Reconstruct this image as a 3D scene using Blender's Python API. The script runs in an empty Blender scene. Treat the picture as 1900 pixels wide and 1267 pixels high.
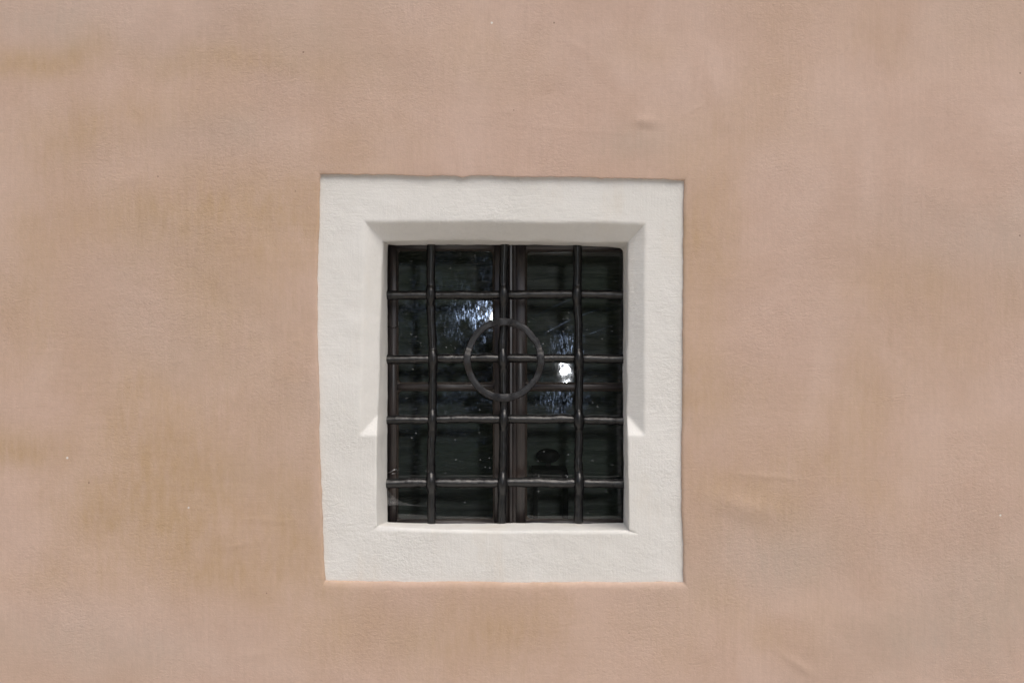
import bpy, math, random
import numpy as np
from mathutils import Vector, Matrix
random.seed(7)
rng = np.random.default_rng(7)
S = bpy.context.scene
COL = S.collection

# ------------------------------------------------------------------ camera, light
PX = 1.15e-3           # metres per photograph pixel on the wall plane
D = 3.0                # camera to wall
EYE = 1.60
cd = bpy.data.cameras.new('camera')
cam = bpy.data.objects.new('camera', cd)
COL.objects.link(cam)
cam.location = (0, -D, EYE)
cam.rotation_euler = (math.radians(90), 0, 0)
cd.sensor_width = 36.0
cd.lens = 36.0 * D / (1900 * PX)
cd.clip_start = 0.05
cd.clip_end = 500
S.camera = cam

SUN_EL, SUN_AZ = math.radians(58), math.radians(24)   # azimuth: to the right of the wall normal
world = bpy.data.worlds.new('World')
S.world = world
world.use_nodes = True
wn = world.node_tree.nodes
bg = wn['Background']
sky = wn.new('ShaderNodeTexSky')
sky.sky_type = 'NISHITA'
sky.sun_disc = False
sky.sun_elevation = SUN_EL
sky.sun_rotation = math.pi - SUN_AZ      # sun stands behind the camera (-Y), to the right
sky.dust_density = 6.0
sky.air_density = 1.0
sky.ozone_density = 1.0
world.node_tree.links.new(sky.outputs[0], bg.inputs[0])
bg.inputs[1].default_value = 0.10

sd = bpy.data.lights.new('sun', 'SUN')
sun = bpy.data.objects.new('sun', sd)
COL.objects.link(sun)
sd.energy = 1.44
sd.angle = math.radians(50)
sd.color = (1.0, 0.995, 0.97)
to_sun = Vector((math.sin(SUN_AZ) * math.cos(SUN_EL), -math.cos(SUN_AZ) * math.cos(SUN_EL), math.sin(SUN_EL)))
sun.rotation_euler = to_sun.to_track_quat('Z', 'Y').to_euler()
sun.location = (2, -6, 8)

S.view_settings.view_transform = 'Standard'
S.view_settings.look = 'None'
S.view_settings.exposure = 0.0
S.view_settings.gamma = 1.0
S.view_settings.use_curve_mapping = False
S.render.engine = 'CYCLES'
S.cycles.max_bounces = 8
S.cycles.transparent_max_bounces = 12
S.cycles.use_denoising = True

# ------------------------------------------------------------------ helpers
def P(px, py, d=0.0):
    """Point at depth d behind the wall plane that stands at photograph position px, py."""
    k = (D + d) / D
    return ((px - 950.0) * PX * k, d, EYE + (633.5 - py) * PX * k)

def Pn(px, py, d):
    k = (D + d) / D
    return np.stack([(px - 950.0) * PX * k, d * np.ones_like(px), EYE + (633.5 - py) * PX * k], -1)

def link(name, me, mat=None, parent=None, smooth=True):
    if mat: me.materials.append(mat)
    o = bpy.data.objects.new(name, me)
    COL.objects.link(o)
    if parent: o.parent = parent
    if smooth:
        me.polygons.foreach_set('use_smooth', [True] * len(me.polygons))
    return o

def mesh_from(verts, faces, name='mesh'):
    me = bpy.data.meshes.new(name)
    me.from_pydata([tuple(map(float, v)) for v in verts], [], [tuple(map(int, f)) for f in faces])
    me.update()
    return me

def empty(name, loc, label=None, cat=None, group=None):
    o = bpy.data.objects.new(name, None)
    COL.objects.link(o)
    o.location = loc
    o.empty_display_size = 0.05
    if label: o['label'] = label
    if cat: o['category'] = cat
    if group: o['group'] = group
    return o

def tag(o, label=None, cat=None, kind=None):
    if label: o['label'] = label
    if cat: o['category'] = cat
    if kind: o['kind'] = kind
    return o

def rel(me, root):
    me.transform(Matrix.Translation(-Vector(root.location)))
    return me

def _hash(ix, iy, seed):
    h = (ix * 374761393 + iy * 668265263 + seed * 1442695041) & 0xffffffff
    h = ((h ^ (h >> 13)) * 1274126177) & 0xffffffff
    return ((h ^ (h >> 16)) & 0xffff) / 32768.0 - 1.0

def vnoise(x, y, seed=0):
    ix = np.floor(x).astype(np.int64); iy = np.floor(y).astype(np.int64)
    fx = x - ix; fy = y - iy
    fx = fx * fx * fx * (fx * (fx * 6 - 15) + 10); fy = fy * fy * fy * (fy * (fy * 6 - 15) + 10)
    a = _hash(ix, iy, seed); b = _hash(ix + 1, iy, seed)
    c = _hash(ix, iy + 1, seed); d = _hash(ix + 1, iy + 1, seed)
    return (a * (1 - fx) + b * fx) * (1 - fy) + (c * (1 - fx) + d * fx) * fy

def fbm(x, y, octv=4, seed=0, gain=0.5):
    s = 0; a = 1
    for o in range(octv):
        c, q = math.cos(0.7 * o), math.sin(0.7 * o)
        s = s + a * vnoise((x * c - y * q) * 2 ** o + 13.7 * o, (x * q + y * c) * 2 ** o + 5.1 * o, seed + o)
        a *= gain
    return s

# ------------------------------------------------------------------ materials
class NT:
    def __init__(self, name):
        self.m = bpy.data.materials.new(name)
        self.m.use_nodes = True
        self.t = self.m.node_tree
        self.n = self.t.nodes
        self.b = self.n['Principled BSDF']
        self.out = self.n['Material Output']
        self.tc = self.n.new('ShaderNodeTexCoord')
    def L(self, a, b): self.t.links.new(a, b)
    def mapping(self, scale=(1, 1, 1), rot=(0, 0, 0), loc=(0, 0, 0)):
        mp = self.n.new('ShaderNodeMapping')
        mp.inputs['Scale'].default_value = scale
        mp.inputs['Rotation'].default_value = rot
        mp.inputs['Location'].default_value = loc
        self.L(self.tc.outputs['Object'], mp.inputs[0])
        return mp.outputs[0]
    def noise(self, vec, scale, detail=4, rough=0.5, dist=0.0):
        k = self.n.new('ShaderNodeTexNoise')
        k.inputs['Scale'].default_value = scale
        k.inputs['Detail'].default_value = detail
        k.inputs['Roughness'].default_value = rough
        k.inputs['Distortion'].default_value = dist
        self.L(vec, k.inputs['Vector'])
        return k.outputs['Fac']
    def voro(self, vec, scale):
        k = self.n.new('ShaderNodeTexVoronoi')
        k.inputs['Scale'].default_value = scale
        self.L(vec, k.inputs['Vector'])
        return k
    def rng(self, v, a, b, c=0.0, d=1.0):
        k = self.n.new('ShaderNodeMapRange')
        k.interpolation_type = 'SMOOTHSTEP'
        for i, q in zip(range(1, 5), (a, b, c, d)): k.inputs[i].default_value = q
        self.L(v, k.inputs[0])
        return k.outputs[0]
    def math(self, op, a, b=None, clamp=False):
        k = self.n.new('ShaderNodeMath'); k.operation = op; k.use_clamp = clamp
        for i, q in enumerate((a, b)):
            if q is None: continue
            if hasattr(q, 'links'): self.L(q, k.inputs[i])
            else: k.inputs[i].default_value = q
        return k.outputs[0]
    def mix(self, fac, a, b, blend='MIX'):
        k = self.n.new('ShaderNodeMix'); k.data_type = 'RGBA'; k.blend_type = blend
        for s, q in ((k.inputs[0], fac), (k.inputs[6], a), (k.inputs[7], b)):
            if hasattr(q, 'links'): self.L(q, s)
            elif isinstance(q, (int, float)): s.default_value = q
            else: s.default_value = (*q, 1)
        return k.outputs[2]
    def bump(self, h, strength=1.0, dist=0.001, prev=None):
        k = self.n.new('ShaderNodeBump')
        k.inputs['Strength'].default_value = strength
        k.inputs['Distance'].default_value = dist
        self.L(h, k.inputs['Height'])
        if prev is not None: self.L(prev, k.inputs['Normal'])
        return k.outputs[0]
    def dots(self, vec, scale, thr, rad0, rad1):
        """Sparse small spots: a voronoi cell shows a spot only where its random colour passes thr."""
        v = self.voro(vec, scale)
        sep = self.n.new('ShaderNodeSeparateColor'); self.L(v.outputs['Color'], sep.inputs[0])
        on = self.math('GREATER_THAN', sep.outputs[0], thr)
        d = self.rng(v.outputs['Distance'], rad0, rad1, 1.0, 0.0)
        return self.math('MULTIPLY', on, d)

def stroke_height(k, seed=0.0, amp_mask_scale=2.2, lay=0.5):
    """Plaster relief: sandy lumps in patches, short trowel ridges and fine brush lines."""
    v = k.mapping(loc=(seed, seed * 0.7, seed * 1.3))
    sand = k.noise(k.mapping(scale=(120, 150, 185), rot=(0, 0.3, 0), loc=(seed, 0, 0)), 1.0, 6, 0.66, 0.4)
    amp = k.rng(k.noise(v, amp_mask_scale, 4, 0.6), 0.40, 0.66, 0.18, 1.0)
    h = k.math('MULTIPLY', sand, amp)
    # torn ridges left by the trowel
    r = k.noise(k.mapping(scale=(16, 30, 44), rot=(0, 0.25, 0), loc=(0, 0, seed)), 1.0, 3, 0.5, 1.4)
    r = k.rng(k.math('ABSOLUTE', k.math('SUBTRACT', r, 0.5)), 0.0, 0.028, 1.0, 0.0)
    rm = k.rng(k.noise(k.mapping(loc=(seed + 4, 2, 1)), 7, 4, 0.6), 0.56, 0.68)
    h = k.math('ADD', h, k.math('MULTIPLY', k.math('MULTIPLY', r, rm), 0.13))
    b1 = k.noise(k.mapping(scale=(20, 20, 240)), 1.0, 3, 0.5)
    b2 = k.noise(k.mapping(scale=(240, 20, 20)), 1.0, 3, 0.5)
    mx = k.n.new('ShaderNodeMix'); mx.data_type = 'FLOAT'
    k.L(k.rng(k.noise(v, 2.4, 2), 0.44, 0.56), mx.inputs[0]); k.L(b1, mx.inputs[2]); k.L(b2, mx.inputs[3])
    return k.math('ADD', h, k.math('MULTIPLY', mx.outputs[0], 0.30 * lay))

# pink-ochre limewashed plaster
k = NT('pink_plaster')
v = k.mapping()
vs = k.mapping(scale=(1.0, 1.0, 0.62))
pink = (0.565, 0.408, 0.330); pinkl = (0.605, 0.450, 0.374)
ochre = (0.500, 0.352, 0.226); grey = (0.490, 0.400, 0.335)
c = k.mix(k.rng(k.noise(vs, 4.1, 6, 0.6, 0.6), 0.38, 0.62), pink, pinkl)
# ochre and grey washes: where they lie is stored on the wall mesh, their brushed edges come from noise
att = k.n.new('ShaderNodeAttribute'); att.attribute_name = 'wash'
sc = k.n.new('ShaderNodeSeparateColor'); k.L(att.outputs['Color'], sc.inputs[0])
brush = k.noise(k.mapping(scale=(70, 70, 16)), 1.0, 4, 0.6)
brush2 = k.noise(k.mapping(scale=(9, 9, 7)), 1.0, 5, 0.6, 0.5)
br = k.math('ADD', k.math('MULTIPLY', k.math('SUBTRACT', brush, 0.5), 1.5), k.math('MULTIPLY', k.math('SUBTRACT', brush2, 0.5), 1.5))
of = k.math('MULTIPLY', k.math('MULTIPLY', sc.outputs[0], k.math('ADD', br, 1.0)), 1.0, True)
c = k.mix(of, c, ochre)
gf = k.math('MULTIPLY', k.math('MULTIPLY', sc.outputs[1], k.math('ADD', br, 1.0)), 0.8, True)
c = k.mix(gf, c, grey)
stv = k.noise(k.mapping(scale=(120, 120, 9)), 1.0, 4, 0.6, 0.2)
sth = k.noise(k.mapping(scale=(9, 9, 110), rot=(0, 0.15, 0)), 1.0, 4, 0.6, 0.2)
stm = k.rng(k.noise(k.mapping(loc=(2, 5, 8)), 2.2, 3), 0.5, 0.6)
st_ = k.mix(stm, stv, sth)
c = k.mix(0.5, c, k.mix(st_, (0.88, 0.86, 0.83), (1.12, 1.14, 1.17)), 'MULTIPLY')
fine = k.noise(v, 90, 5, 0.7)
c = k.mix(0.55, c, k.mix(fine, (0.80, 0.80, 0.80), (1.19, 1.19, 1.19)), 'MULTIPLY')
big = k.noise(k.mapping(loc=(4, 0, 2)), 0.9, 3)
c = k.mix(0.5, c, k.mix(big, (0.88, 0.88, 0.88), (1.12, 1.12, 1.12)), 'MULTIPLY')
# chips of white and dark grit
c = k.mix(k.dots(k.mapping(loc=(0.3, 0, 0.1)), 11, 0.70, 0.018, 0.034), c, (0.75, 0.72, 0.68))
c = k.mix(k.math('MULTIPLY', k.dots(k.mapping(loc=(0.9, 0, 4.1)), 13, 0.68, 0.014, 0.030), 0.7), c, (0.12, 0.08, 0.06))
k.L(c, k.b.inputs['Base Color'])
k.b.inputs['Roughness'].default_value = 0.92
k.b.inputs['Specular IOR Level'].default_value = 0.25
h = stroke_height(k)
n1 = k.bump(h, 1.0, 0.0017)
n2 = k.bump(k.noise(v, 330, 4, 0.7), 0.8, 0.0005, n1)
k.L(n2, k.b.inputs['Normal'])
M_WALL = k.m

# white limewashed surround
k = NT('white_plaster')
v = k.mapping()
c = k.mix(k.rng(k.noise(v, 4.0, 4, 0.55, 0.4), 0.35, 0.65), (0.748, 0.738, 0.706), (0.780, 0.772, 0.746))
c = k.mix(k.math('MULTIPLY', k.rng(k.noise(k.mapping(scale=(1.6, 1, 0.5), loc=(5, 1, 3)), 7, 5, 0.6), 0.54, 0.75), 0.35), c, (0.72, 0.655, 0.565))
c = k.mix(0.35, c, k.mix(k.noise(v, 120, 5, 0.7), (0.84, 0.84, 0.84), (1.14, 1.14, 1.14)), 'MULTIPLY')
c = k.mix(k.math('MULTIPLY', k.dots(k.mapping(loc=(0.2, 0, 0.8)), 17, 0.84, 0.016, 0.032), 0.6), c, (0.25, 0.17, 0.11))
k.L(c, k.b.inputs['Base Color'])
k.b.inputs['Roughness'].default_value = 0.88
k.b.inputs['Specular IOR Level'].default_value = 0.3
h = stroke_height(k, 2.7, 5.0, 0.8)
n1 = k.bump(h, 1.0, 0.0022)
n2 = k.bump(k.noise(v, 260, 5, 0.7), 0.9, 0.0007, n1)
k.L(n2, k.b.inputs['Normal'])
M_WHITE = k.m

# hammered iron under thick dark paint
def iron(name, base, rough=0.34, bumpd=0.0016, rust=0.6, coat=0.7):
    k = NT(name)
    v = k.mapping()
    c = k.mix(k.rng(k.noise(v, 45, 5, 0.6), 0.4, 0.7), base, tuple(q * 1.7 for q in base))
    c = k.mix(k.math('MULTIPLY', k.rng(k.noise(k.mapping(loc=(3, 3, 3)), 16, 5, 0.65), 0.62, 0.76), rust), c, (0.050, 0.028, 0.018))
    k.L(c, k.b.inputs['Base Color'])
    r = k.rng(k.noise(v, 60, 4, 0.6), 0.3, 0.7, rough - 0.06, rough + 0.12)
    k.L(r, k.b.inputs['Roughness'])
    k.b.inputs['Specular IOR Level'].default_value = 0.38
    k.b.inputs['Coat Weight'].default_value = coat
    k.b.inputs['Coat Roughness'].default_value = 0.23
    k.L(k.bump(k.noise(v, 230, 4, 0.7), 1.0, bumpd * 0.24), k.b.inputs['Coat Normal'])
    n1 = k.bump(k.noise(v, 55, 2, 0.5, 0.5), 1.0, bumpd * 1.6)
    n2 = k.bump(k.noise(v, 300, 2, 0.5), 1.0, bumpd * 0.22, n1)
    k.L(n2, k.b.inputs['Normal'])
    return k.m
M_IRON = iron('painted_iron', (0.0035, 0.0034, 0.0040))
M_RING = iron('flat_painted_iron', (0.016, 0.016, 0.018), 0.46, 0.0009, 0.15, 0.2)

# dark stained wood
k = NT('dark_wood')
v = k.mapping()
g = k.noise(k.mapping(scale=(240, 240, 14)), 1.0, 5, 0.6, 0.3)
c = k.mix(k.rng(g, 0.3, 0.7), (0.022, 0.018, 0.018), (0.050, 0.040, 0.038))
c = k.mix(k.math('MULTIPLY', k.rng(k.noise(v, 22, 4), 0.5, 0.7), 0.6), c, (0.052, 0.034, 0.027))
k.L(c, k.b.inputs['Base Color'])
k.b.inputs['Roughness'].default_value = 0.30
k.b.inputs['Specular IOR Level'].default_value = 0.7
n1 = k.bump(g, 1.0, 0.0003)
n2 = k.bump(k.noise(v, 500, 2), 0.8, 0.00012, n1)
k.L(n2, k.b.inputs['Normal'])
M_WOOD = k.m
k = NT('dark_wood_crosswise')
v = k.mapping()
g = k.noise(k.mapping(scale=(14, 240, 240)), 1.0, 5, 0.6, 0.3)
c = k.mix(k.rng(g, 0.3, 0.7), (0.022, 0.018, 0.018), (0.050, 0.040, 0.038))
k.L(c, k.b.inputs['Base Color'])
k.b.inputs['Roughness'].default_value = 0.30
k.b.inputs['Specular IOR Level'].default_value = 0.7
n1 = k.bump(g, 1.0, 0.0003)
n2 = k.bump(k.noise(v, 500, 2), 0.8, 0.00012, n1)
k.L(n2, k.b.inputs['Normal'])
M_WOODX = k.m

k = NT('brown_putty')
v = k.mapping()
k.L(k.mix(k.noise(v, 60, 4), (0.022, 0.016, 0.012), (0.085, 0.068, 0.055)), k.b.inputs['Base Color'])
k.b.inputs['Roughness'].default_value = 0.4
k.L(k.bump(k.noise(v, 150, 3), 1.0, 0.001), k.b.inputs['Normal'])
M_PUTTY = k.m

def glass(name, smear, film, streak_rot, off, spots, base_smear=0.12, hairs=0.2):
    """Old window glass: clear, mirror-like, with a greasy wiped film, dust specks and hair scratches."""
    k = NT(name)
    k.n.remove(k.b)
    v = k.mapping()
    tr = k.n.new('ShaderNodeBsdfTransparent'); tr.inputs[0].default_value = (0.90, 0.93, 0.91, 1)
    gl = k.n.new('ShaderNodeBsdfGlossy'); gl.inputs['Roughness'].default_value = 0.0
    gl.inputs[0].default_value = (1, 1, 1, 1)
    wav = k.bump(k.noise(v, 9, 2), 1.0, 0.0005)
    k.L(wav, gl.inputs['Normal'])
    fr = k.n.new('ShaderNodeFresnel'); fr.inputs[0].default_value = 1.65
    m0 = k.n.new('ShaderNodeMixShader')
    k.L(fr.outputs[0], m0.inputs[0]); k.L(tr.outputs[0], m0.inputs[1]); k.L(gl.outputs[0], m0.inputs[2])
    gh = k.n.new('ShaderNodeBsdfGlossy'); gh.inputs['Roughness'].default_value = 0.032
    k.L(wav, gh.inputs['Normal'])
    m1 = k.n.new('ShaderNodeMixShader'); k.L(k.rng(k.noise(k.mapping(scale=(260, 260, 70), rot=(0, streak_rot, 0)), 1.0, 5, 0.7, 1.0), 0.40, 0.66, 0.0012, 0.0095), m1.inputs[0])
    k.L(m0.outputs[0], m1.inputs[1]); k.L(gh.outputs[0], m1.inputs[2])
    # greasy wipe marks: rough sheen broken into fine strands
    g2 = k.n.new('ShaderNodeBsdfGlossy'); g2.inputs['Roughness'].default_value = 0.20
    g2.inputs[0].default_value = (0.58, 0.72, 1, 1)
    strands = k.noise(k.mapping(scale=(330, 330, 60), rot=(0, streak_rot, 0), loc=(off, 0, off)), 1.0, 6, 0.75, 1.6)
    patch = k.noise(k.mapping(loc=(off, 0, 1)), 17, 4, 0.6, 1.0)
    k.L(k.bump(strands, 1.0, 0.00012), g2.inputs['Normal'])
    f2 = k.math('MULTIPLY', k.rng(strands, 0.51, 0.62), k.rng(patch, 0.38, 0.58))
    # the places where a hand or a cloth has left its mark: centre, reach
    reach = None
    for (sx, sy, sr) in spots:
        vd = k.n.new('ShaderNodeVectorMath'); vd.operation = 'DISTANCE'
        k.L(v, vd.inputs[0]); vd.inputs[1].default_value = ((sx - 937) * PX * 1.066, 0.02, (969 - sy) * PX * 1.066)
        wob_ = k.math('MULTIPLY', k.math('SUBTRACT', k.noise(k.mapping(scale=(1, 1, 0.7), loc=(7, 7, off)), 22, 4, 0.6), 0.5), 0.11)
        q = k.rng(k.math('ADD', vd.outputs['Value'], wob_), 0.0, sr * PX * 1.35, 1.0, 0.0)
        reach = q if reach is None else k.math('MAXIMUM', reach, q)
    mark = k.math('MAXIMUM', reach, base_smear)
    vd = k.n.new('ShaderNodeVectorMath'); vd.operation = 'DISTANCE'
    k.L(v, vd.inputs[0]); vd.inputs[1].default_value = ((1045 - 937) * PX * 1.066, 0.02, (969 - 610) * PX * 1.066)
    reach_wide = k.rng(vd.outputs['Value'], 0.03, 0.12, 1.0, 0.0)
    wvh = k.n.new('ShaderNodeTexWave'); wvh.inputs['Scale'].default_value = 7.0
    wvh.inputs['Distortion'].default_value = 1.5; wvh.inputs['Detail'].default_value = 2
    k.L(k.mapping(rot=(0, -1.17, 0), loc=(off, 0, off)), wvh.inputs['Vector'])
    hair = k.math('MULTIPLY', k.rng(wvh.outputs['Fac'], 0.9990, 0.9999), k.rng(k.noise(k.mapping(loc=(off * 2, 0, 3)), 14, 2), 0.50, 0.58))
    f2 = k.math('MULTIPLY', k.math('MULTIPLY', f2, smear), mark)
    f2 = k.math('ADD', f2, k.math('MULTIPLY', k.math('MULTIPLY', hair, hairs), k.math('MAXIMUM', reach_wide, 0.12)), True)
    m2 = k.n.new('ShaderNodeMixShader')
    k.L(f2, m2.inputs[0]); k.L(m1.outputs[0], m2.inputs[1]); k.L(g2.outputs[0], m2.inputs[2])
    # dust: thin matt film, specks, a few slanting hairlines
    df = k.n.new('ShaderNodeBsdfDiffuse'); df.inputs[0].default_value = (0.62, 0.64, 0.66, 1)
    sp = k.dots(k.mapping(loc=(off, off, 0)), 90, 0.70, 0.08, 0.17)
    sp2 = k.dots(k.mapping(loc=(0, off, off)), 34, 0.74, 0.03, 0.065)
    wipe = k.rng(k.noise(k.mapping(scale=(14, 14, 70), rot=(0, 0.5, 0), loc=(off, 0, 0)), 1.0, 4, 0.6, 1.0), 0.4, 0.75, 0.3, 1.0)
    f3 = k.math('ADD', k.math('MULTIPLY', wipe, film), k.math('MULTIPLY', k.math('MAXIMUM', sp, sp2), 0.5))
    m3 = k.n.new('ShaderNodeMixShader')
    k.L(f3, m3.inputs[0]); k.L(m2.outputs[0], m3.inputs[1]); k.L(df.outputs[0], m3.inputs[2])
    k.L(m3.outputs[0], k.out.inputs[0])
    return k.m
M_GLASS_L = glass('smeared_glass', 0.75, 0.010, 0.25, 0.0, [(868, 592, 34), (905, 580, 28)], 0.03, 0.0)
M_GLASS_R = glass('dusty_glass', 0.14, 0.016, -1.1, 3.3, [(1050, 742, 44), (1052, 640, 34)], 0.05, 0.10)

def simple(name, col, rough=0.7, col2=None, scale=8, bump=0.0, bscale=40, metal=0.0):
    k = NT(name)
    v = k.mapping()
    if col2: k.L(k.mix(k.rng(k.noise(v, scale, 5, 0.6), 0.35, 0.65), col, col2), k.b.inputs['Base Color'])
    else: k.b.inputs['Base Color'].default_value = (*col, 1)
    k.b.inputs['Roughness'].default_value = rough
    k.b.inputs['Metallic'].default_value = metal
    if bump: k.L(k.bump(k.noise(v, bscale, 5, 0.6), 1.0, bump), k.b.inputs['Normal'])
    return k.m
k = NT('grey_room_plaster')
v = k.mapping()
w1 = k.noise(k.mapping(scale=(4, 4, 38), rot=(0, 0.06, 0)), 1.0, 5, 0.6, 1.2)
c = k.mix(k.rng(w1, 0.3, 0.7), (0.34, 0.37, 0.34), (0.72, 0.73, 0.69))
k.L(k.mix(k.rng(k.noise(v, 6, 3), 0.4, 0.65), c, (0.50, 0.58, 0.48)), k.b.inputs['Base Color'])
k.b.inputs['Roughness'].default_value = 0.9
k.L(k.bump(w1, 1.0, 0.02), k.b.inputs['Normal'])
M_ROOM = k.m
M_GROUND = simple('gravel_ground', (0.46, 0.44, 0.39), 0.95, (0.56, 0.53, 0.48), 3, 0.01, 60)
M_LEAF = simple('hedge_leaf', (0.035, 0.065, 0.020), 0.6, (0.065, 0.105, 0.035), 3)
M_DARK = simple('dark_varnish', (0.010, 0.009, 0.009), 0.4)
M_CHAIR = simple('chair_wood', (0.06, 0.055, 0.05), 0.6)
M_WIRE = simple('galvanised_wire', (0.55, 0.55, 0.56), 0.35, metal=1.0)
M_BLACK = simple('black_plastic', (0.02, 0.02, 0.02), 0.5)

# ------------------------------------------------------------------ outlines (photograph pixels, clockwise from top left)
OUT = [
 [(594,325),(640,323),(700,324),(790,327),(835,326),(860,328),(878,326),(960,328),(1060,329),(1180,331),(1269,335)],
 [(1269,335),(1268,450),(1267,600),(1266,760),(1264,850),(1265,950),(1268,1010),(1268,1080)],
 [(1268,1080),(1180,1080),(1100,1080),(950,1081),(850,1079),(760,1080),(700,1079),(603,1077)],
 [(603,1077),(600,1000),(596,900),(592,800),(593,730),(589,620),(589,520),(592,400),(594,325)],
]
CH = [   # outer line of the chamfer
 [(676,412),(760,411),(830,412),(900,410),(960,412),(1040,414),(1120,412),(1197,416)],
 [(1197,416),(1196,600),(1196,808),(1194,860),(1192,993)],
 [(1192,993),(940,991),(686,986)],
 [(686,986),(674,860),(668,808),(671,700),(674,560),(676,412)],
]
AR = [   # the arris where splay turns into reveal
 [(711,448),(800,446),(900,446),(1000,448),(1100,450),(1164,450)],
 [(1164,450),(1163,600),(1163,760),(1164,808),(1165,900),(1167,984)],
 [(1167,984),(1060,983),(940,984),(820,982),(699,976)],
 [(699,976),(698,900),(700,808),(702,755),(705,640),(707,540),(711,448)],
]
RV = [   # end of the plaster, where the dark window begins
 [(720,454),(735,456),(800,455),(880,455),(930,455),(1000,455),(1080,457),(1130,459),(1150,461),(1155,465)],
 [(1155,465),(1156,600),(1155,700),(1156,800),(1157,900),(1156,969)],
 [(1156,969),(1090,970),(1000,969),(880,970),(800,970),(720,968)],
 [(720,968),(719,900),(720,780),(720,640),(719,540),(720,454)],
]
def side_pts(poly, n):
    """n points along a polyline, by share of the side's run (so that mitres line up)."""
    p = np.array(poly, float)
    run = np.abs(np.diff(p[:, 0])) + np.abs(np.diff(p[:, 1]))
    t = np.concatenate([[0], np.cumsum(run)]); t /= t[-1]
    q = (np.arange(n)) / n
    return np.stack([np.interp(q, t, p[:, 0]), np.interp(q, t, p[:, 1])], -1)
NS = [300, 320, 300, 320]
def loop(sides):
    return np.concatenate([side_pts(s, n) for s, n in zip(sides, NS)])
lO, lC, lA, lR = loop(OUT), loop(CH), loop(AR), loop(RV)
side = np.concatenate([np.full(n, i) for i, n in enumerate(NS)])
NP = len(lO)
ang = np.arange(NP)
jag = fbm(ang * 0.10, ang * 0 + 3.3, 5, 5, 0.62) * 0.7 * np.where(side == 0, 1.7, 1.0)
nrm = np.array([[0, -1], [1, 0], [0, 1], [-1, 0]])[side].astype(float)
lO = lO + nrm * jag[:, None]
lR = lR + nrm * (fbm(ang * 0.06, ang * 0 + 9.3, 3, 8) * 0.5)[:, None]
lC = lC + nrm * (fbm(ang * 0.05, ang * 0 + 1.3, 3, 18) * 0.7)[:, None]

def ring_mesh(rows):
    """rows: list of (NP,3) closed loops -> quad grid."""
    V = np.concatenate(rows); nr = len(rows)
    i = np.arange(NP); j = (i + 1) % NP
    F = []
    for r in range(nr - 1):
        a = r * NP
        F.append(np.stack([a + i, a + j, a + NP + j, a + NP + i], -1))
    F = np.concatenate(F)
    return V, F
def smooth_rows(A, n):       # A: (rows, NP, 3)
    for _ in range(n):
        B = A.copy()
        B[1:-1] = 0.25 * A[:-2] + 0.5 * A[1:-1] + 0.25 * A[2:]
        A = B
    return A
def smooth_ring(A, n):
    for _ in range(n):
        A = 0.25 * np.roll(A, 1, 1) + 0.5 * A + 0.25 * np.roll(A, -1, 1)
    return A

# ------------------------------------------------------------------ plaster wall
def wall_height(x, z):
    """Unevenness of the plaster, metres, positive into the wall."""
    h = fbm(x * 2.1, z * 2.6, 3, 31) * 0.0026
    h = h + fbm(x * 10, z * 12, 3, 41) * 0.0006 * (1 + 0.6 * vnoise(x * 3, z * 3, 77))
    def lump(px, py, sx, sy, a, rot=0.0):
        a = a * 0.62
        cx, _, cz = P(px, py)
        dx, dz = (x - cx), (z - cz)
        c, s = math.cos(rot), math.sin(rot)
        u = (dx * c + dz * s) / (sx * PX); w = (-dx * s + dz * c) / (sy * PX)
        return a * np.exp(-(u * u + w * w))
    h = h - lump(1195, 224, 16, 9, 0.0040) + lump(1203, 243, 20, 8, 0.0018)
    h = h - lump(1068, 84, 12, 5, 0.0016, -0.4)
    h = h - lump(1375, 940, 62, 22, 0.0060, -0.25) - lump(1430, 884, 60, 5, 0.0016, -0.08)
    h = h + lump(1012, 175, 12, 2.6, 0.0022, 0.25) - lump(945, 207, 14, 3, 0.0018, 0.1)
    h = h - lump(1290, 203, 22, 3.2, 0.0016, 0.5) - lump(230, 335, 30, 8, 0.0012, 0.4)
    h = h - lump(470, 1215, 34, 9, 0.0016, 0.2) - lump(1480, 1232, 40, 8, 0.0022, -0.6)
    h = h - lump(500, 965, 60, 4, 0.0013, -0.08) - lump(440, 1012, 26, 4, 0.0014, 0.15)
    h = h - lump(1040, 238, 120, 3.5, 0.0010, -0.08) - lump(1380, 600, 26, 200, 0.0012)
    return h
# lip: the wall edge rolls back to the white surround
inner = [np.where(side == 0, 1.2, 1.5), np.where(side == 2, 4.0, 2.5), np.where(side == 2, 7.0, 4.5), np.where(side == 2, 10.0, 8.0), np.full(NP, 13.0)]
idep = [0.0022, 0.0012, 0.0004, 0.0, -0.0004]
rows = []
rows.append(Pn(lO[:, 0], lO[:, 1], 0.030))
rows.append(Pn(lO[:, 0], lO[:, 1], 0.0100))
e0 = np.where(side == 0, 0.0008, np.where(side == 2, 0.0082, 0.0045))
e0 = np.convolve(np.concatenate([e0[-8:], e0, e0[:8]]), np.ones(17) / 17, 'valid')
r = Pn(lO[:, 0], lO[:, 1], 0.0); r[:, 1] = e0; rows.append(r)
shape = [0.55, 0.28, 0.10, 0.02, 0.0]
L0 = Pn(lO[:, 0], lO[:, 1], 0.0)
hx0, hx1, hz1, hz0 = P(594, 0)[0], P(1269, 0)[0], P(0, 328)[2], P(0, 1080)[2]
box = np.array([[hx0 - 4.5, hz1 + 4.5], [hx1 + 4.5, hz1 + 4.5], [hx1 + 4.5, hz0 - 4.5], [hx0 - 4.5, hz0 - 4.5]])
corner = [(box[s], box[(s + 1) % 4]) for s in range(4)]
far = []
for s, n in enumerate(NS):
    q = (np.arange(n) / n)[:, None]
    far.append(corner[s][0] * (1 - q) + corner[s][1] * q)
far = np.concatenate(far)
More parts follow.
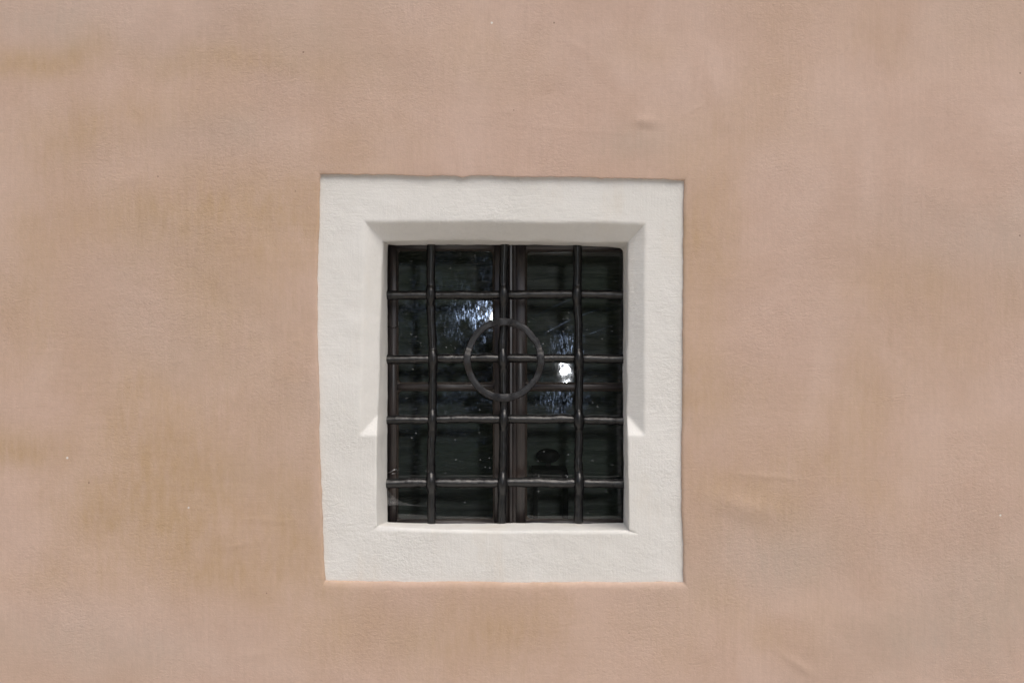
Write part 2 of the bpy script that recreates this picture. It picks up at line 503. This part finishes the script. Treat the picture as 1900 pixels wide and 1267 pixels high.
cx, cz = np.array(P(936, 703))[[0, 2]]
dirv = np.stack([far[:, 0] - L0[:, 0], far[:, 1] - L0[:, 2]], -1)
def out_row(mask_d):
    """offset the loop outwards by d metres (perpendicular near the edge, towards the wall's far edge later)."""
    d = mask_d
    base = np.stack([L0[:, 0], L0[:, 2]], -1)
    # share along the ray to the far edge, so that all four corners stay mitred
    full = 4.5
    t = np.clip(d / full, 0, 1)[:, None]
    return base + dirv * t
for dpx, sh in zip(inner, shape):
    xz = out_row(dpx * PX)
    r = np.stack([xz[:, 0], e0 * sh, xz[:, 1]], -1)
    rows.append(r)
ds = np.concatenate([np.geomspace(17, 60, 9), np.arange(64, 760, 4.6), np.geomspace(766, 1000, 14)])
for dpx in ds:
    xz = out_row(np.full(NP, dpx * PX))
    rows.append(np.stack([xz[:, 0], np.zeros(NP), xz[:, 1]], -1))
for t in (0.4, 0.6, 0.8, 1.0):
    d0 = rows[-1]
    xz = np.stack([L0[:, 0], L0[:, 2]], -1) + dirv * t if t == 1.0 else None
    if xz is None:
        a = rows[len(rows) - 1][:, [0, 2]]
        xz = a + (far - a) * 0.35
    rows.append(np.stack([xz[:, 0], np.zeros(NP), xz[:, 1]], -1))
A = np.array(rows)
hh = wall_height(A[2:, :, 0], A[2:, :, 2])
fade = np.linspace(0.25, 1.0, 8)
wgt = np.ones(A.shape[0] - 2); wgt[:8] = fade
A[2:, :, 1] += np.clip(hh * wgt[:, None], -0.008, 0.006)
V, F = ring_mesh(list(A))
me = mesh_from(V, F[:, ::-1], 'plaster_wall')
WX, WZ = V[:, 0], V[:, 2]
wpx, wpy = WX / PX + 950, 633.5 - (WZ - EYE) / PX
def blobs(lst):
    f = np.zeros(len(WX))
    jx = fbm(WX * 5, WZ * 5, 3, 201) * 28; jy = fbm(WX * 5, WZ * 5, 3, 211) * 22
    for bx, by, sx, sy, a_ in lst:
        f += a_ * np.exp(-(((wpx + jx - bx) / (sx * 1.15)) ** 2 + ((wpy + jy - by) / (sy * 1.15)) ** 2))
    return f
och = blobs([(40,112,90,28,.8),(150,75,70,28,.5),(420,120,150,28,.6),(480,60,70,45,.3),(330,200,120,40,.35),(120,230,100,60,.35),(200,420,160,60,.3),
  (390,500,90,120,.4),(360,380,100,40,.35),(60,620,80,100,.4),(225,740,70,120,.45),(40,840,80,35,.65),(340,840,110,80,.45),(200,960,120,70,.5),
  (400,980,180,90,.5),(480,1060,160,60,.35),(120,1080,100,40,.35),(60,500,80,80,.25),(1330,430,60,110,.35),(1300,700,50,220,.4),(1370,720,70,50,.3),
  (1610,760,60,100,.45),(1640,520,80,70,.25),(1400,920,90,60,.5),(1560,870,70,40,.3),(1340,1100,50,40,.3),(1430,1180,60,40,.25),(1400,230,120,60,.25),
  (1180,90,60,30,.2),(960,1150,150,60,.3),(750,1180,200,50,.3),(500,330,90,60,.3),(540,430,70,100,.3),(560,850,50,200,.3)])
gry = blobs([(1170,270,70,30,.5),(1430,1030,120,60,.6),(1850,1100,130,120,.5),(200,1200,180,60,.5),(60,30,120,40,.5),(440,240,60,30,.4),(1800,420,170,70,.4),(1700,1200,160,60,.4),(700,120,120,40,.2)])
inside = (np.abs(wpx - 950) < 1050) & (np.abs(wpy - 633) < 750)
och = och + np.clip(fbm(WX * 3.2, WZ * 3.6, 4, 221) * 0.42 + 0.10, 0, 0.7) * np.where(inside, 0.45, 1.0)
gry = gry + np.clip(fbm(WX * 2.6, WZ * 3.0, 4, 231) * 0.4 - 0.02, 0, 0.6) * 0.6
ca = me.color_attributes.new('wash', 'FLOAT_COLOR', 'POINT')
cc = np.stack([np.clip(och, 0, 1), np.clip(gry, 0, 1), WX * 0, WX * 0 + 1], -1)
ca.data.foreach_set('color', cc.ravel())
wall = link('plaster_wall', me, M_WALL)
tag(wall, 'pink and ochre plastered house wall around the small barred window', 'wall')

# ------------------------------------------------------------------ white window surround
CD = 0.042            # depth of the splay
zc = lC[:, 1]; stop = np.where((side == 1) | (side == 3), 1.0, 0.0)
FD = 0.0090
def stopd(py):
    return CD * np.clip((808.0 - py) / 52.0, 0, 1)
OW = lO + nrm * 4.0
rows_px, rows_d = [], []
cdl = np.where((side == 1) | (side == 3), 0.031, CD)
ker = np.hanning(61); ker /= ker.sum()
cdl = np.convolve(np.concatenate([cdl[-30:], cdl, cdl[:30]]), ker, 'valid')
fd_side = np.full(NP, FD)
for t in np.linspace(0, 1, 34):
    q = OW * (1 - t) + lC * t
    rows_px.append(q); rows_d.append(np.full(NP, FD))
for t in np.linspace(0, 1, 17)[1:]:
    q = lC * (1 - t) + lA * t
    jamb = (side == 1) | (side == 3)
    d = cdl * t
    d = np.where(jamb, np.minimum(d, stopd(q[:, 1])), d)
    d = np.where(side == 2, 0.004 * t ** 2, d)
    rows_px.append(q); rows_d.append(FD + d)
dA = rows_d[-1].copy()
RD = 0.150
for t in np.concatenate([np.array([0.03, 0.07, 0.12]), np.linspace(0.18, 1, 15)]):
    q = lA * (1 - t) + lR * t
    # apparent position of a flat reveal, seen in perspective
    d = dA * (1 - t) + RD * t
    k1 = (D + dA) / D; k2 = (D + RD) / D; kk = (D + d) / D
    cen = np.array([950.0, 633.5])
    q = ((lA - cen) * k1[:, None] * (1 - t) + (lR - cen) * k2 * t) / kk[:, None] + cen
    rows_px.append(q); rows_d.append(d)
for e, dd in ((1.0, 0.1515), (4, 0.152), (14, 0.152)):
    rows_px.append(lR + nrm * e); rows_d.append(np.full(NP, dd))
A = []
for q, d in zip(rows_px, rows_d):
    kq = (D + d) / D
    A.append(np.stack([(q[:, 0] - 950) * PX * kq, d, EYE + (633.5 - q[:, 1]) * PX * kq], -1))
A = np.array(A)
A = smooth_rows(A, 2)
A = smooth_ring(A, 1)
hx, hz = A[..., 0], A[..., 2]
un = fbm(hx * 6, hz * 7, 3, 61) * 0.0009 + fbm(hx * 24, hz * 30, 3, 67) * 0.00045
A[..., 1] += un * np.linspace(0.9, 0.9, A.shape[0])[:, None]
# the soffit and jambs are uneven across their own faces too
rr = np.arange(A.shape[0]); w = np.clip((rr - 40) / 8.0, 0, 1)[:, None] * np.clip((A.shape[0] - 4 - rr) / 6.0, 0, 1)[:, None]
side_n = nrm
wob = fbm(np.broadcast_to(ang * 0.035, A.shape[:2]), np.broadcast_to((rr * 0.2)[:, None], A.shape[:2]), 3, 71) * 0.0012 * w
A[..., 0] += wob * nrm[None, :, 0]; A[..., 2] -= wob * nrm[None, :, 1]
V, F = ring_mesh(list(A))
me = mesh_from(V, F, 'window_surround')
sur = link('window_surround', me, M_WHITE)
tag(sur, 'white painted plaster surround with splayed inner edges framing the barred window', 'window surround')

# ------------------------------------------------------------------ casement window
WD = 0.175            # front of the wooden window
root = empty('casement_window', P(937, 969, WD), 'dark brown two-leaf casement window behind the iron grille', 'window')
def box_px(x0, y0, x1, y1, d0, d1, bev=0.0022):
    """Beam whose front face stands at the given photograph rectangle, chamfered all round."""
    a = P(x0, y0, d0); b = P(x1, y1, d0)
    xa, xb = a[0], b[0]; zb, za = a[2], b[2]
    V = [(xa + bev, d0, za + bev), (xb - bev, d0, za + bev), (xb - bev, d0, zb - bev), (xa + bev, d0, zb - bev),
         (xa, d0 + bev, za), (xb, d0 + bev, za), (xb, d0 + bev, zb), (xa, d0 + bev, zb),
         (xa, d1, za), (xb, d1, za), (xb, d1, zb), (xa, d1, zb)]
    F = [(0, 1, 2, 3), (8, 11, 10, 9)]
    for i in range(4):
        j = (i + 1) % 4
        F += [(4 + i, 4 + j, j, i), (8 + i, 8 + j, 4 + j, 4 + i)]
    return V, F
def beams(lst, name):
    V, F = [], []
    for a in lst:
        v, f = box_px(*a); o = len(V)
        V += v; F += [tuple(o + i for i in q) for q in f]
    return mesh_from(V, F, name)
def part(name, lst, mat, parent, base=root):
    me = beams(lst, name)
    o = link(name, rel(me, base), mat, parent, smooth=True)
    return o
part('frame', [(690, 425, 719.5, 1000, WD - 0.012, WD + 0.06), (1158, 425, 1190, 1000, WD - 0.012, WD + 0.06),
               (719.5, 425, 1158, 451, WD - 0.012, WD + 0.06), (719.5, 974, 1158, 1000, WD - 0.012, WD + 0.06)], M_WOOD, root)
FX = D / 1.0
def rounded_ring(x0, y0, x1, y1, d0, w, rad, name):
    """Putty bead round a pane: a bead with rounded corners, front at depth d0, sloping to the glass."""
    a = P(x0, y0, d0); b = P(x1, y1, d0)
    def lp(inset, d, r):
        xa, xb = a[0] + inset, b[0] - inset; zt, zb = a[2] - inset, b[2] + inset
        pts = []
        for (cx_, cz_, s) in ((xb - r, zt - r, 0), (xa + r, zt - r, 90), (xa + r, zb + r, 180), (xb - r, zb + r, 270)):
            for kx in range(7):
                t = math.radians(s + 15 * kx)
                jit = random.uniform(-0.0004, 0.0004)
                pts.append((cx_ + (r + jit) * math.cos(t), d, cz_ + (r + jit) * math.sin(t)))
        return pts
    L = [lp(-0.001, d0, 0.002), lp(w * 0.35, d0 + 0.001, rad * 0.7), lp(w, d0 + 0.007, rad), lp(w, d0 + 0.016, rad)]
    V = sum(L, []); n = 28; F = []
    for r_ in range(3):
        for i in range(n):
            j = (i + 1) % n
            F.append((r_ * n + i, r_ * n + j, (r_ + 1) * n + j, (r_ + 1) * n + i))
    return mesh_from(V, F, name)

FLASH = Vector((0.130, -D - 0.03, EYE + 0.115))
MID = (Vector(cam.location) + FLASH) / 2
def pane(x0, y0, x1, y1, d, hit, mat, parent, name='pane'):
    """Sheet of glass set a degree or two off true, so that the flash shows at photograph position hit."""
    a = Vector(P(x0, y0, d)); b = Vector(P(x1, y1, d)); c = (a + b) / 2
    n = (MID - Vector(P(hit[0], hit[1], d))).normalized()      # points to the outside
    N_ = 12
    V, F = [], []
    for j in range(N_ + 1):
        for i in range(N_ + 1):
            x = a.x + (b.x - a.x) * i / N_; z = b.z + (a.z - b.z) * j / N_
            y = d - (n.x * (x - c.x) + n.z * (z - c.z)) / n.y
            V.append((x, y, z))
    for j in range(N_):
        for i in range(N_):
            o = j * (N_ + 1) + i
            F.append((o, o + 1, o + N_ + 2, o + N_ + 1))
    me = mesh_from(V, F, name)
    return link(name, rel(me, root), mat, parent)
def sash(xl, xr, ys, stile_l, stile_r, mats, hit_top, hit_bot):
    """One leaf: stiles, rails, glazing rail, two panes each with its putty."""
    y0, ym0, ym1, y1 = ys
    s = part('sash', [(xl, 440, stile_l, 985, WD, WD + 0.045), (stile_r, 440, xr, 985, WD, WD + 0.045)], M_WOOD, root)
    part('rail', [(stile_l, 440, stile_r, y0, WD + 0.001, WD + 0.043)], M_WOODX, s)
    part('rail', [(stile_l, y1, stile_r, 985, WD + 0.001, WD + 0.043)], M_WOODX, s)
    part('glazing_rail', [(stile_l, ym0, stile_r, ym1, WD + 0.004, WD + 0.038, 0.003)], M_WOODX, s)
    for (ya, yb, hit) in ((y0, ym0, hit_top), (ym1, y1, hit_bot)):
        q = link('putty', rel(rounded_ring(stile_l - 0.5, ya - 0.5, stile_r + 0.5, yb + 0.5, WD + 0.010, 0.0042, 0.009, 'putty'), root), M_PUTTY, s)
        pane(stile_l + 1, ya + 1, stile_r - 1, yb - 1, WD + 0.022, hit, mats, s)
    return s
lsash = sash(721, 944, (463, 712, 723, 966), 736, 917, M_GLASS_L, (914, 589), (940, 700))
rsash = sash(956, 1190, (464, 712, 723, 966), 975, 1166, M_GLASS_R, (1047, 686), (1040, 690))
# moulded strip that covers the joint between the leaves
V, F = [], []
prof = [(943.5, 0.0), (944, -0.006), (946.5, -0.011), (950, -0.011), (952, -0.006), (953, -0.004), (957, -0.003), (957.5, 0.004)]
for zi, py in enumerate((440, 985)):
    for px, dd in prof: V.append(P(px, py, WD + dd))
n = len(prof)
for i in range(n - 1): F.append((i, i + 1, n + i + 1, n + i))
me = mesh_from(V, F, 'cover_strip')
link('cover_strip', rel(me, root), M_WOOD, root, smooth=False)

# ------------------------------------------------------------------ wrought iron grille
GD = 0.138
gr = empty('window_grille', P(937, 969, GD), 'wrought iron window grille of crossed bars with a ring at its centre', 'grille')
def rod(pts, radii, name, mat, parent, base, nseg=14, flat=1.0, seed=0, square=0.35, closed=False):
    """Hand-forged rod through pts (world), varying radius, slightly squared."""
    P_ = [Vector(p) for p in pts]; n = len(P_)
    V, F = [], []
    for i, p in enumerate(P_):
        if closed: t = (P_[(i + 1) % n] - P_[i - 1]).normalized()
        else: t = (P_[min(i + 1, n - 1)] - P_[max(i - 1, 0)]).normalized()
        yv = Vector((0, 1, 0)); u = t.cross(yv).normalized(); w_ = u.cross(t).normalized()
        for k_ in range(nseg):
            a_ = 2 * math.pi * k_ / nseg
            sq = 1 + square * 0.16 * math.cos(4 * a_)
            nz = 1 + 0.05 * float(vnoise(np.array(i * 0.35 + 10 * seed), np.array(k_ * 0.8 + 3.0), 3 + seed)) 
            rr_ = radii[i] * sq * nz
            V.append(tuple(p + u * (rr_ * math.cos(a_)) + w_ * (rr_ * flat * math.sin(a_))))
    m_ = n if closed else n - 1
    for i in range(m_):
        for k_ in range(nseg):
            j = (k_ + 1) % nseg; i2 = (i + 1) % n
            F.append((i * nseg + k_, i * nseg + j, i2 * nseg + j, i2 * nseg + k_))
    if not closed:
        F.append(tuple(range(nseg))[::-1]); F.append(tuple((n - 1) * nseg + k_ for k_ in range(nseg)))
    return link(name, rel(mesh_from(V, F, name), base), mat, parent)
YB = [548, 666, 779, 896]
VB = [[(801, 440), (800, 548), (803, 666), (801, 780), (800, 896), (801, 985)],
      [(936, 440), (934, 548), (934, 666), (935, 779), (932, 896), (931, 985)],
      [(1071, 440), (1071, 548), (1075, 666), (1074, 780), (1074, 896), (1073, 985)]]
HB = [[(705, 548), (801, 547), (934, 547), (1072, 546), (1175, 548)],
      [(705, 667), (803, 665), (934, 665), (1074, 665), (1175, 666)],
      [(705, 780), (801, 778), (934, 777), (1074, 778), (1175, 780)],
      [(705, 896), (800, 895), (932, 895), (1074, 896), (1175, 897)]]
for vi, pl in enumerate(VB):
    p = np.array(pl, float); ys = np.linspace(440, 985, 190)
    xs = np.interp(ys, p[:, 1], p[:, 0]) + fbm(ys * 0.02, ys * 0 + vi * 7, 3, 90 + vi) * 1.0
    swell = sum(np.exp(-((ys - yb) / 15.0) ** 2) for yb in YB)
    rad = (7.6 + 1.5 * swell + 0.6 * fbm(ys * 0.05, ys * 0 + vi, 3, 95)) * PX * 1.04
    hump = sum(np.exp(-((ys - yb) / 13.0) ** 4) for yb in YB)
    pts = [P(x, y, GD - 0.0065 * s_) for x, y, s_ in zip(xs, ys, hump)]
    o = rod(pts, rad, 'vertical_bar', M_IRON, gr, gr, 16, 1.0, vi)
for hi, pl in enumerate(HB):
    p = np.array(pl, float); xs = np.linspace(705, 1175, 170)
    ys = np.interp(xs, p[:, 0], p[:, 1]) + fbm(xs * 0.02, xs * 0 + hi * 5, 3, 190 + hi) * 0.9
    rad = (7.8 + 0.6 * fbm(xs * 0.05, xs * 0 + hi, 3, 195) + (0.9 if hi == 3 else 0)) * PX * 1.04
    rad = rad * (1 - 0.28 * sum(np.exp(-((xs - q[hi + 1][0]) / 9.0) ** 2) for q in VB))
    pts = [P(x, y, GD + 0.001) for x, y in zip(xs, ys)]
    o = rod(pts, rad, 'horizontal_bar', M_IRON, gr, gr, 16, 1.0, 20 + hi)
# the ring: flat hammered band, riding over the bars at its four crossings
NR = 240
pts, rad = [], []
V, F = [], []
prof = [(-5.6, 0.004), (-6.3, 0.000), (-5.8, -0.0036), (-4.6, -0.0048), (0.0, -0.0054), (4.6, -0.0048), (5.8, -0.0036), (6.3, 0.000), (5.6, 0.004)]
for i in range(NR):
    t = 2 * math.pi * i / NR
    over = sum(math.exp(-(((t - q + math.pi) % (2 * math.pi) - math.pi) / 0.24) ** 4) for q in (0, math.pi / 2, math.pi, 3 * math.pi / 2))
    d = GD - 0.0065 - 0.0105 * over
    R_ = 67.0 + 0.8 * float(vnoise(np.array(i * 0.05), np.array(0.5), 4)) + (2.0 if math.cos(t) > 0.85 else 0)
    wd = 1.0 + 0.07 * float(vnoise(np.array(i * 0.3), np.array(2.5), 5)) + 0.10 * over
    for (dr, dd) in prof:
        rr_ = R_ + dr * wd
        V.append(P(934.5 + rr_ * math.cos(t), 667.5 - rr_ * 1.055 * math.sin(t), d + dd + 0.00045 * float(vnoise(np.array(i * 0.11), np.array(dr * 0.3), 6))))
n = len(prof)
for i in range(NR):
    i2 = (i + 1) % NR
    for k_ in range(n):
        j = (k_ + 1) % n
        F.append((i * n + k_, i * n + j, i2 * n + j, i2 * n + k_))
ro = link('ring', rel(mesh_from(V, F, 'ring'), gr), M_RING, gr)
ro.data.set_sharp_from_angle(angle=math.radians(28))

# ------------------------------------------------------------------ wires and cobweb
def wire(pts, r, name, mat, label, cat):
    P_ = [P(*p) for p in pts]
    base = bpy.data.objects.new('tmp', None); base.location = P_[0]
    # dense smooth path
    A_ = np.array(P_); t = np.linspace(0, len(A_) - 1, 6 * len(A_))
    Q = np.stack([np.interp(t, np.arange(len(A_)), A_[:, i]) for i in range(3)], -1)
    for _ in range(3): Q[1:-1] = (Q[:-2] + 2 * Q[1:-1] + Q[2:]) / 4
    V, F = [], []
    o = rod([tuple(q) for q in Q], [r] * len(Q), name, mat, None, base, 8, 1.0, 3, 0.0)
    o.location = P_[0]
    bpy.data.objects.remove(base)
    return tag(o, label, cat)
wire([(719, 877, 0.155), (724, 876, 0.150), (728, 873, 0.146), (732, 871, 0.146), (736, 871, 0.150), (737, 875, 0.156), (733, 878, 0.160), (727, 879, 0.160)], 0.0012,
     'wire_hook', M_WIRE, 'bent silver wire end sticking out of the left jamb above the lowest bar', 'wire')
wire([(719, 606, 0.160), (726, 607, 0.154), (733, 608, 0.156), (738, 605, 0.165)], 0.0013,
     'iron_pin', M_DARK, 'dark iron pin in the left window edge, level with the top of the ring', 'pin')
# cobweb across the lower left corner
k = NT('cobweb_silk')
k.n.remove(k.b)
tr = k.n.new('ShaderNodeBsdfTransparent'); df = k.n.new('ShaderNodeBsdfDiffuse'); df.inputs[0].default_value = (0.8, 0.8, 0.8, 1)
th = k.noise(k.mapping(scale=(60, 60, 300), rot=(0, 0.35, 0)), 1.0, 4, 0.6)
ms = k.n.new('ShaderNodeMixShader'); k.L(k.rng(th, 0.3, 0.7, 0.05, 0.19), ms.inputs[0]); k.L(tr.outputs[0], ms.inputs[1]); k.L(df.outputs[0], ms.inputs[2])
k.L(ms.outputs[0], k.out.inputs[0])
V, F = [], []
up = [(719, 908), (726, 916), (735, 925), (748, 932), (766, 936), (800, 939)]
lo = [(719, 938), (727, 937), (737, 936.5), (750, 937), (768, 938), (800, 939.6)]
for (u_, l_) in zip(up, lo):
    for q in range(5):
        t = q / 4
        V.append(P(u_[0] * (1 - t) + l_[0] * t, u_[1] * (1 - t) + l_[1] * t, 0.150 + 0.006 * math.sin(3 * t) + (u_[0] - 719) * 0.00012))
for i in range(5):
    for q in range(4):
        o = i * 5 + q; F.append((o, o + 5, o + 6, o + 1))
web = link('cobweb', mesh_from(V, F, 'cobweb'), k.m)
tag(web, 'grey cobweb stretched across the lower left corner of the window opening', 'cobweb')

# ------------------------------------------------------------------ room behind the window
def quad_box(x0, x1, y0, y1, z0, z1):
    V = [(x0, y0, z0), (x1, y0, z0), (x1, y1, z0), (x0, y1, z0), (x0, y0, z1), (x1, y0, z1), (x1, y1, z1), (x0, y1, z1)]
    return V, [(0, 3, 2, 1), (4, 5, 6, 7), (0, 1, 5, 4), (1, 2, 6, 5), (2, 3, 7, 6), (3, 0, 4, 7)]
V, F = quad_box(-2.4, 2.4, 0.012, 1.36, 0.3, 3.0)
F.pop(2)
room = link('room', mesh_from(V, F, 'room'), M_ROOM, smooth=False)
tag(room, kind='structure')
# small chair with an oval back, seen dimly through the lower right pane
ch = empty('chair', (P(1017, 900, 1.1)[0], 1.1, 0.80), 'dim dark chair with oval back seen through the lower right pane', 'chair')
def add_part(name, V, F, mat, parent, smooth=True):
    return link(name, rel(mesh_from(V, F, name), parent), mat, parent, smooth)
def disc(px, py, rx, rz, d, th, n=28):
    V = []; c_ = P(px, py, d); kk = (D + d) / D * PX
    for dd, sc in ((0, .94), (0.006, 1), (th, 1)):
        for i in range(n):
            t = 2 * math.pi * i / n
            V.append((c_[0] + rx * kk * sc * math.cos(t), d + dd, c_[2] + rz * kk * sc * math.sin(t)))
    F = [tuple(range(n))]
    for r_ in range(2):
        for i in range(n): F.append((r_ * n + i, r_ * n + (i + 1) % n, (r_ + 1) * n + (i + 1) % n, (r_ + 1) * n + i))
    return V, F
add_part('backrest', *disc(1017, 846, 22, 13, 1.10, 0.03), M_CHAIR, ch)
V, F = quad_box(*[P(1013, 0, 1.1)[0], P(1022, 0, 1.1)[0]], 1.105, 1.13, P(0, 870, 1.1)[2], P(0, 852, 1.1)[2])
add_part('back_post', V, F, M_CHAIR, ch, False)
V, F = quad_box(P(986, 0, 1.1)[0], P(1050, 0, 1.1)[0], 0.98, 1.14, P(0, 872, 1.1)[2], P(0, 865, 1.1)[2])
add_part('seat', V, F, M_CHAIR, ch, False)
for lx in (989, 1044):
    for ly in (0.99, 1.11):
        x_ = P(lx, 0, 1.1)[0]
        V, F = quad_box(x_, x_ + 0.012, ly, ly + 0.02, 0.30, P(0, 872, 1.1)[2])
        add_part('leg', V, F, M_CHAIR, ch, False)

# ------------------------------------------------------------------ outside, behind the camera
V = [(-60, -80, 0), (60, -80, 0), (60, 10, 0), (-60, 10, 0)]
g = link('ground', mesh_from(V, [(0, 1, 2, 3)], 'ground'), M_GROUND, smooth=False)
tag(g, kind='structure')
V, F = quad_box(-15, 15, -11.4, -10.4, 0, 4.2)
hroot = empty('hedge', (0, -10.6, 0), 'tall dark green clipped hedge facing the house wall', 'hedge')
link('hedge_core', rel(mesh_from(V, F, 'hedge_core'), hroot), M_LEAF, hroot, smooth=False)
n = 16000
c_ = np.stack([rng.uniform(-15.1, 15.1, n), rng.uniform(-10.5, -9.9, n), rng.uniform(0, 4.5, n)], -1)
u_ = rng.normal(size=(n, 3)); u_ /= np.linalg.norm(u_, axis=1)[:, None]
w_ = np.cross(u_, rng.normal(size=(n, 3))); w_ /= np.linalg.norm(w_, axis=1)[:, None]
sz = rng.uniform(0.05, 0.12, n)[:, None]
V = np.concatenate([c_ - u_ * sz, c_ + w_ * sz * .5, c_ + u_ * sz, c_ - w_ * sz * .5])
i = np.arange(n)
F = np.stack([i, i + n, i + 2 * n, i + 3 * n], -1)
o = link('leaf_mass', rel(mesh_from(V, F, 'leaf_mass'), hroot), M_LEAF, hroot, smooth=False)
o['kind'] = 'stuff'

# the flash beside the camera whose light glints in the panes and throws the bars' shadows into the room
fl = empty('flash_unit', FLASH, 'small black camera flash beside the viewpoint, mirrored as the glint in the pane', 'flash')
V, F = quad_box(FLASH.x - 0.036, FLASH.x + 0.036, FLASH.y - 0.06, FLASH.y - 0.004, FLASH.z - 0.032, FLASH.z + 0.032)
link('housing', rel(mesh_from(V, F, 'housing'), fl), M_BLACK, fl, smooth=False)
ld = bpy.data.lights.new('flash_lamp', 'AREA')
ld.shape = 'DISK'; ld.size = 0.050
ld.energy = 6.2
ld.color = (0.93, 0.96, 1.0)
lo_ = bpy.data.objects.new('flash_lamp', ld)
COL.objects.link(lo_)
lo_.parent = fl
aim = (Vector((0, 0.1, EYE - 0.07)) - FLASH).normalized()
lo_.rotation_euler = (-aim).to_track_quat('Z', 'Y').to_euler()
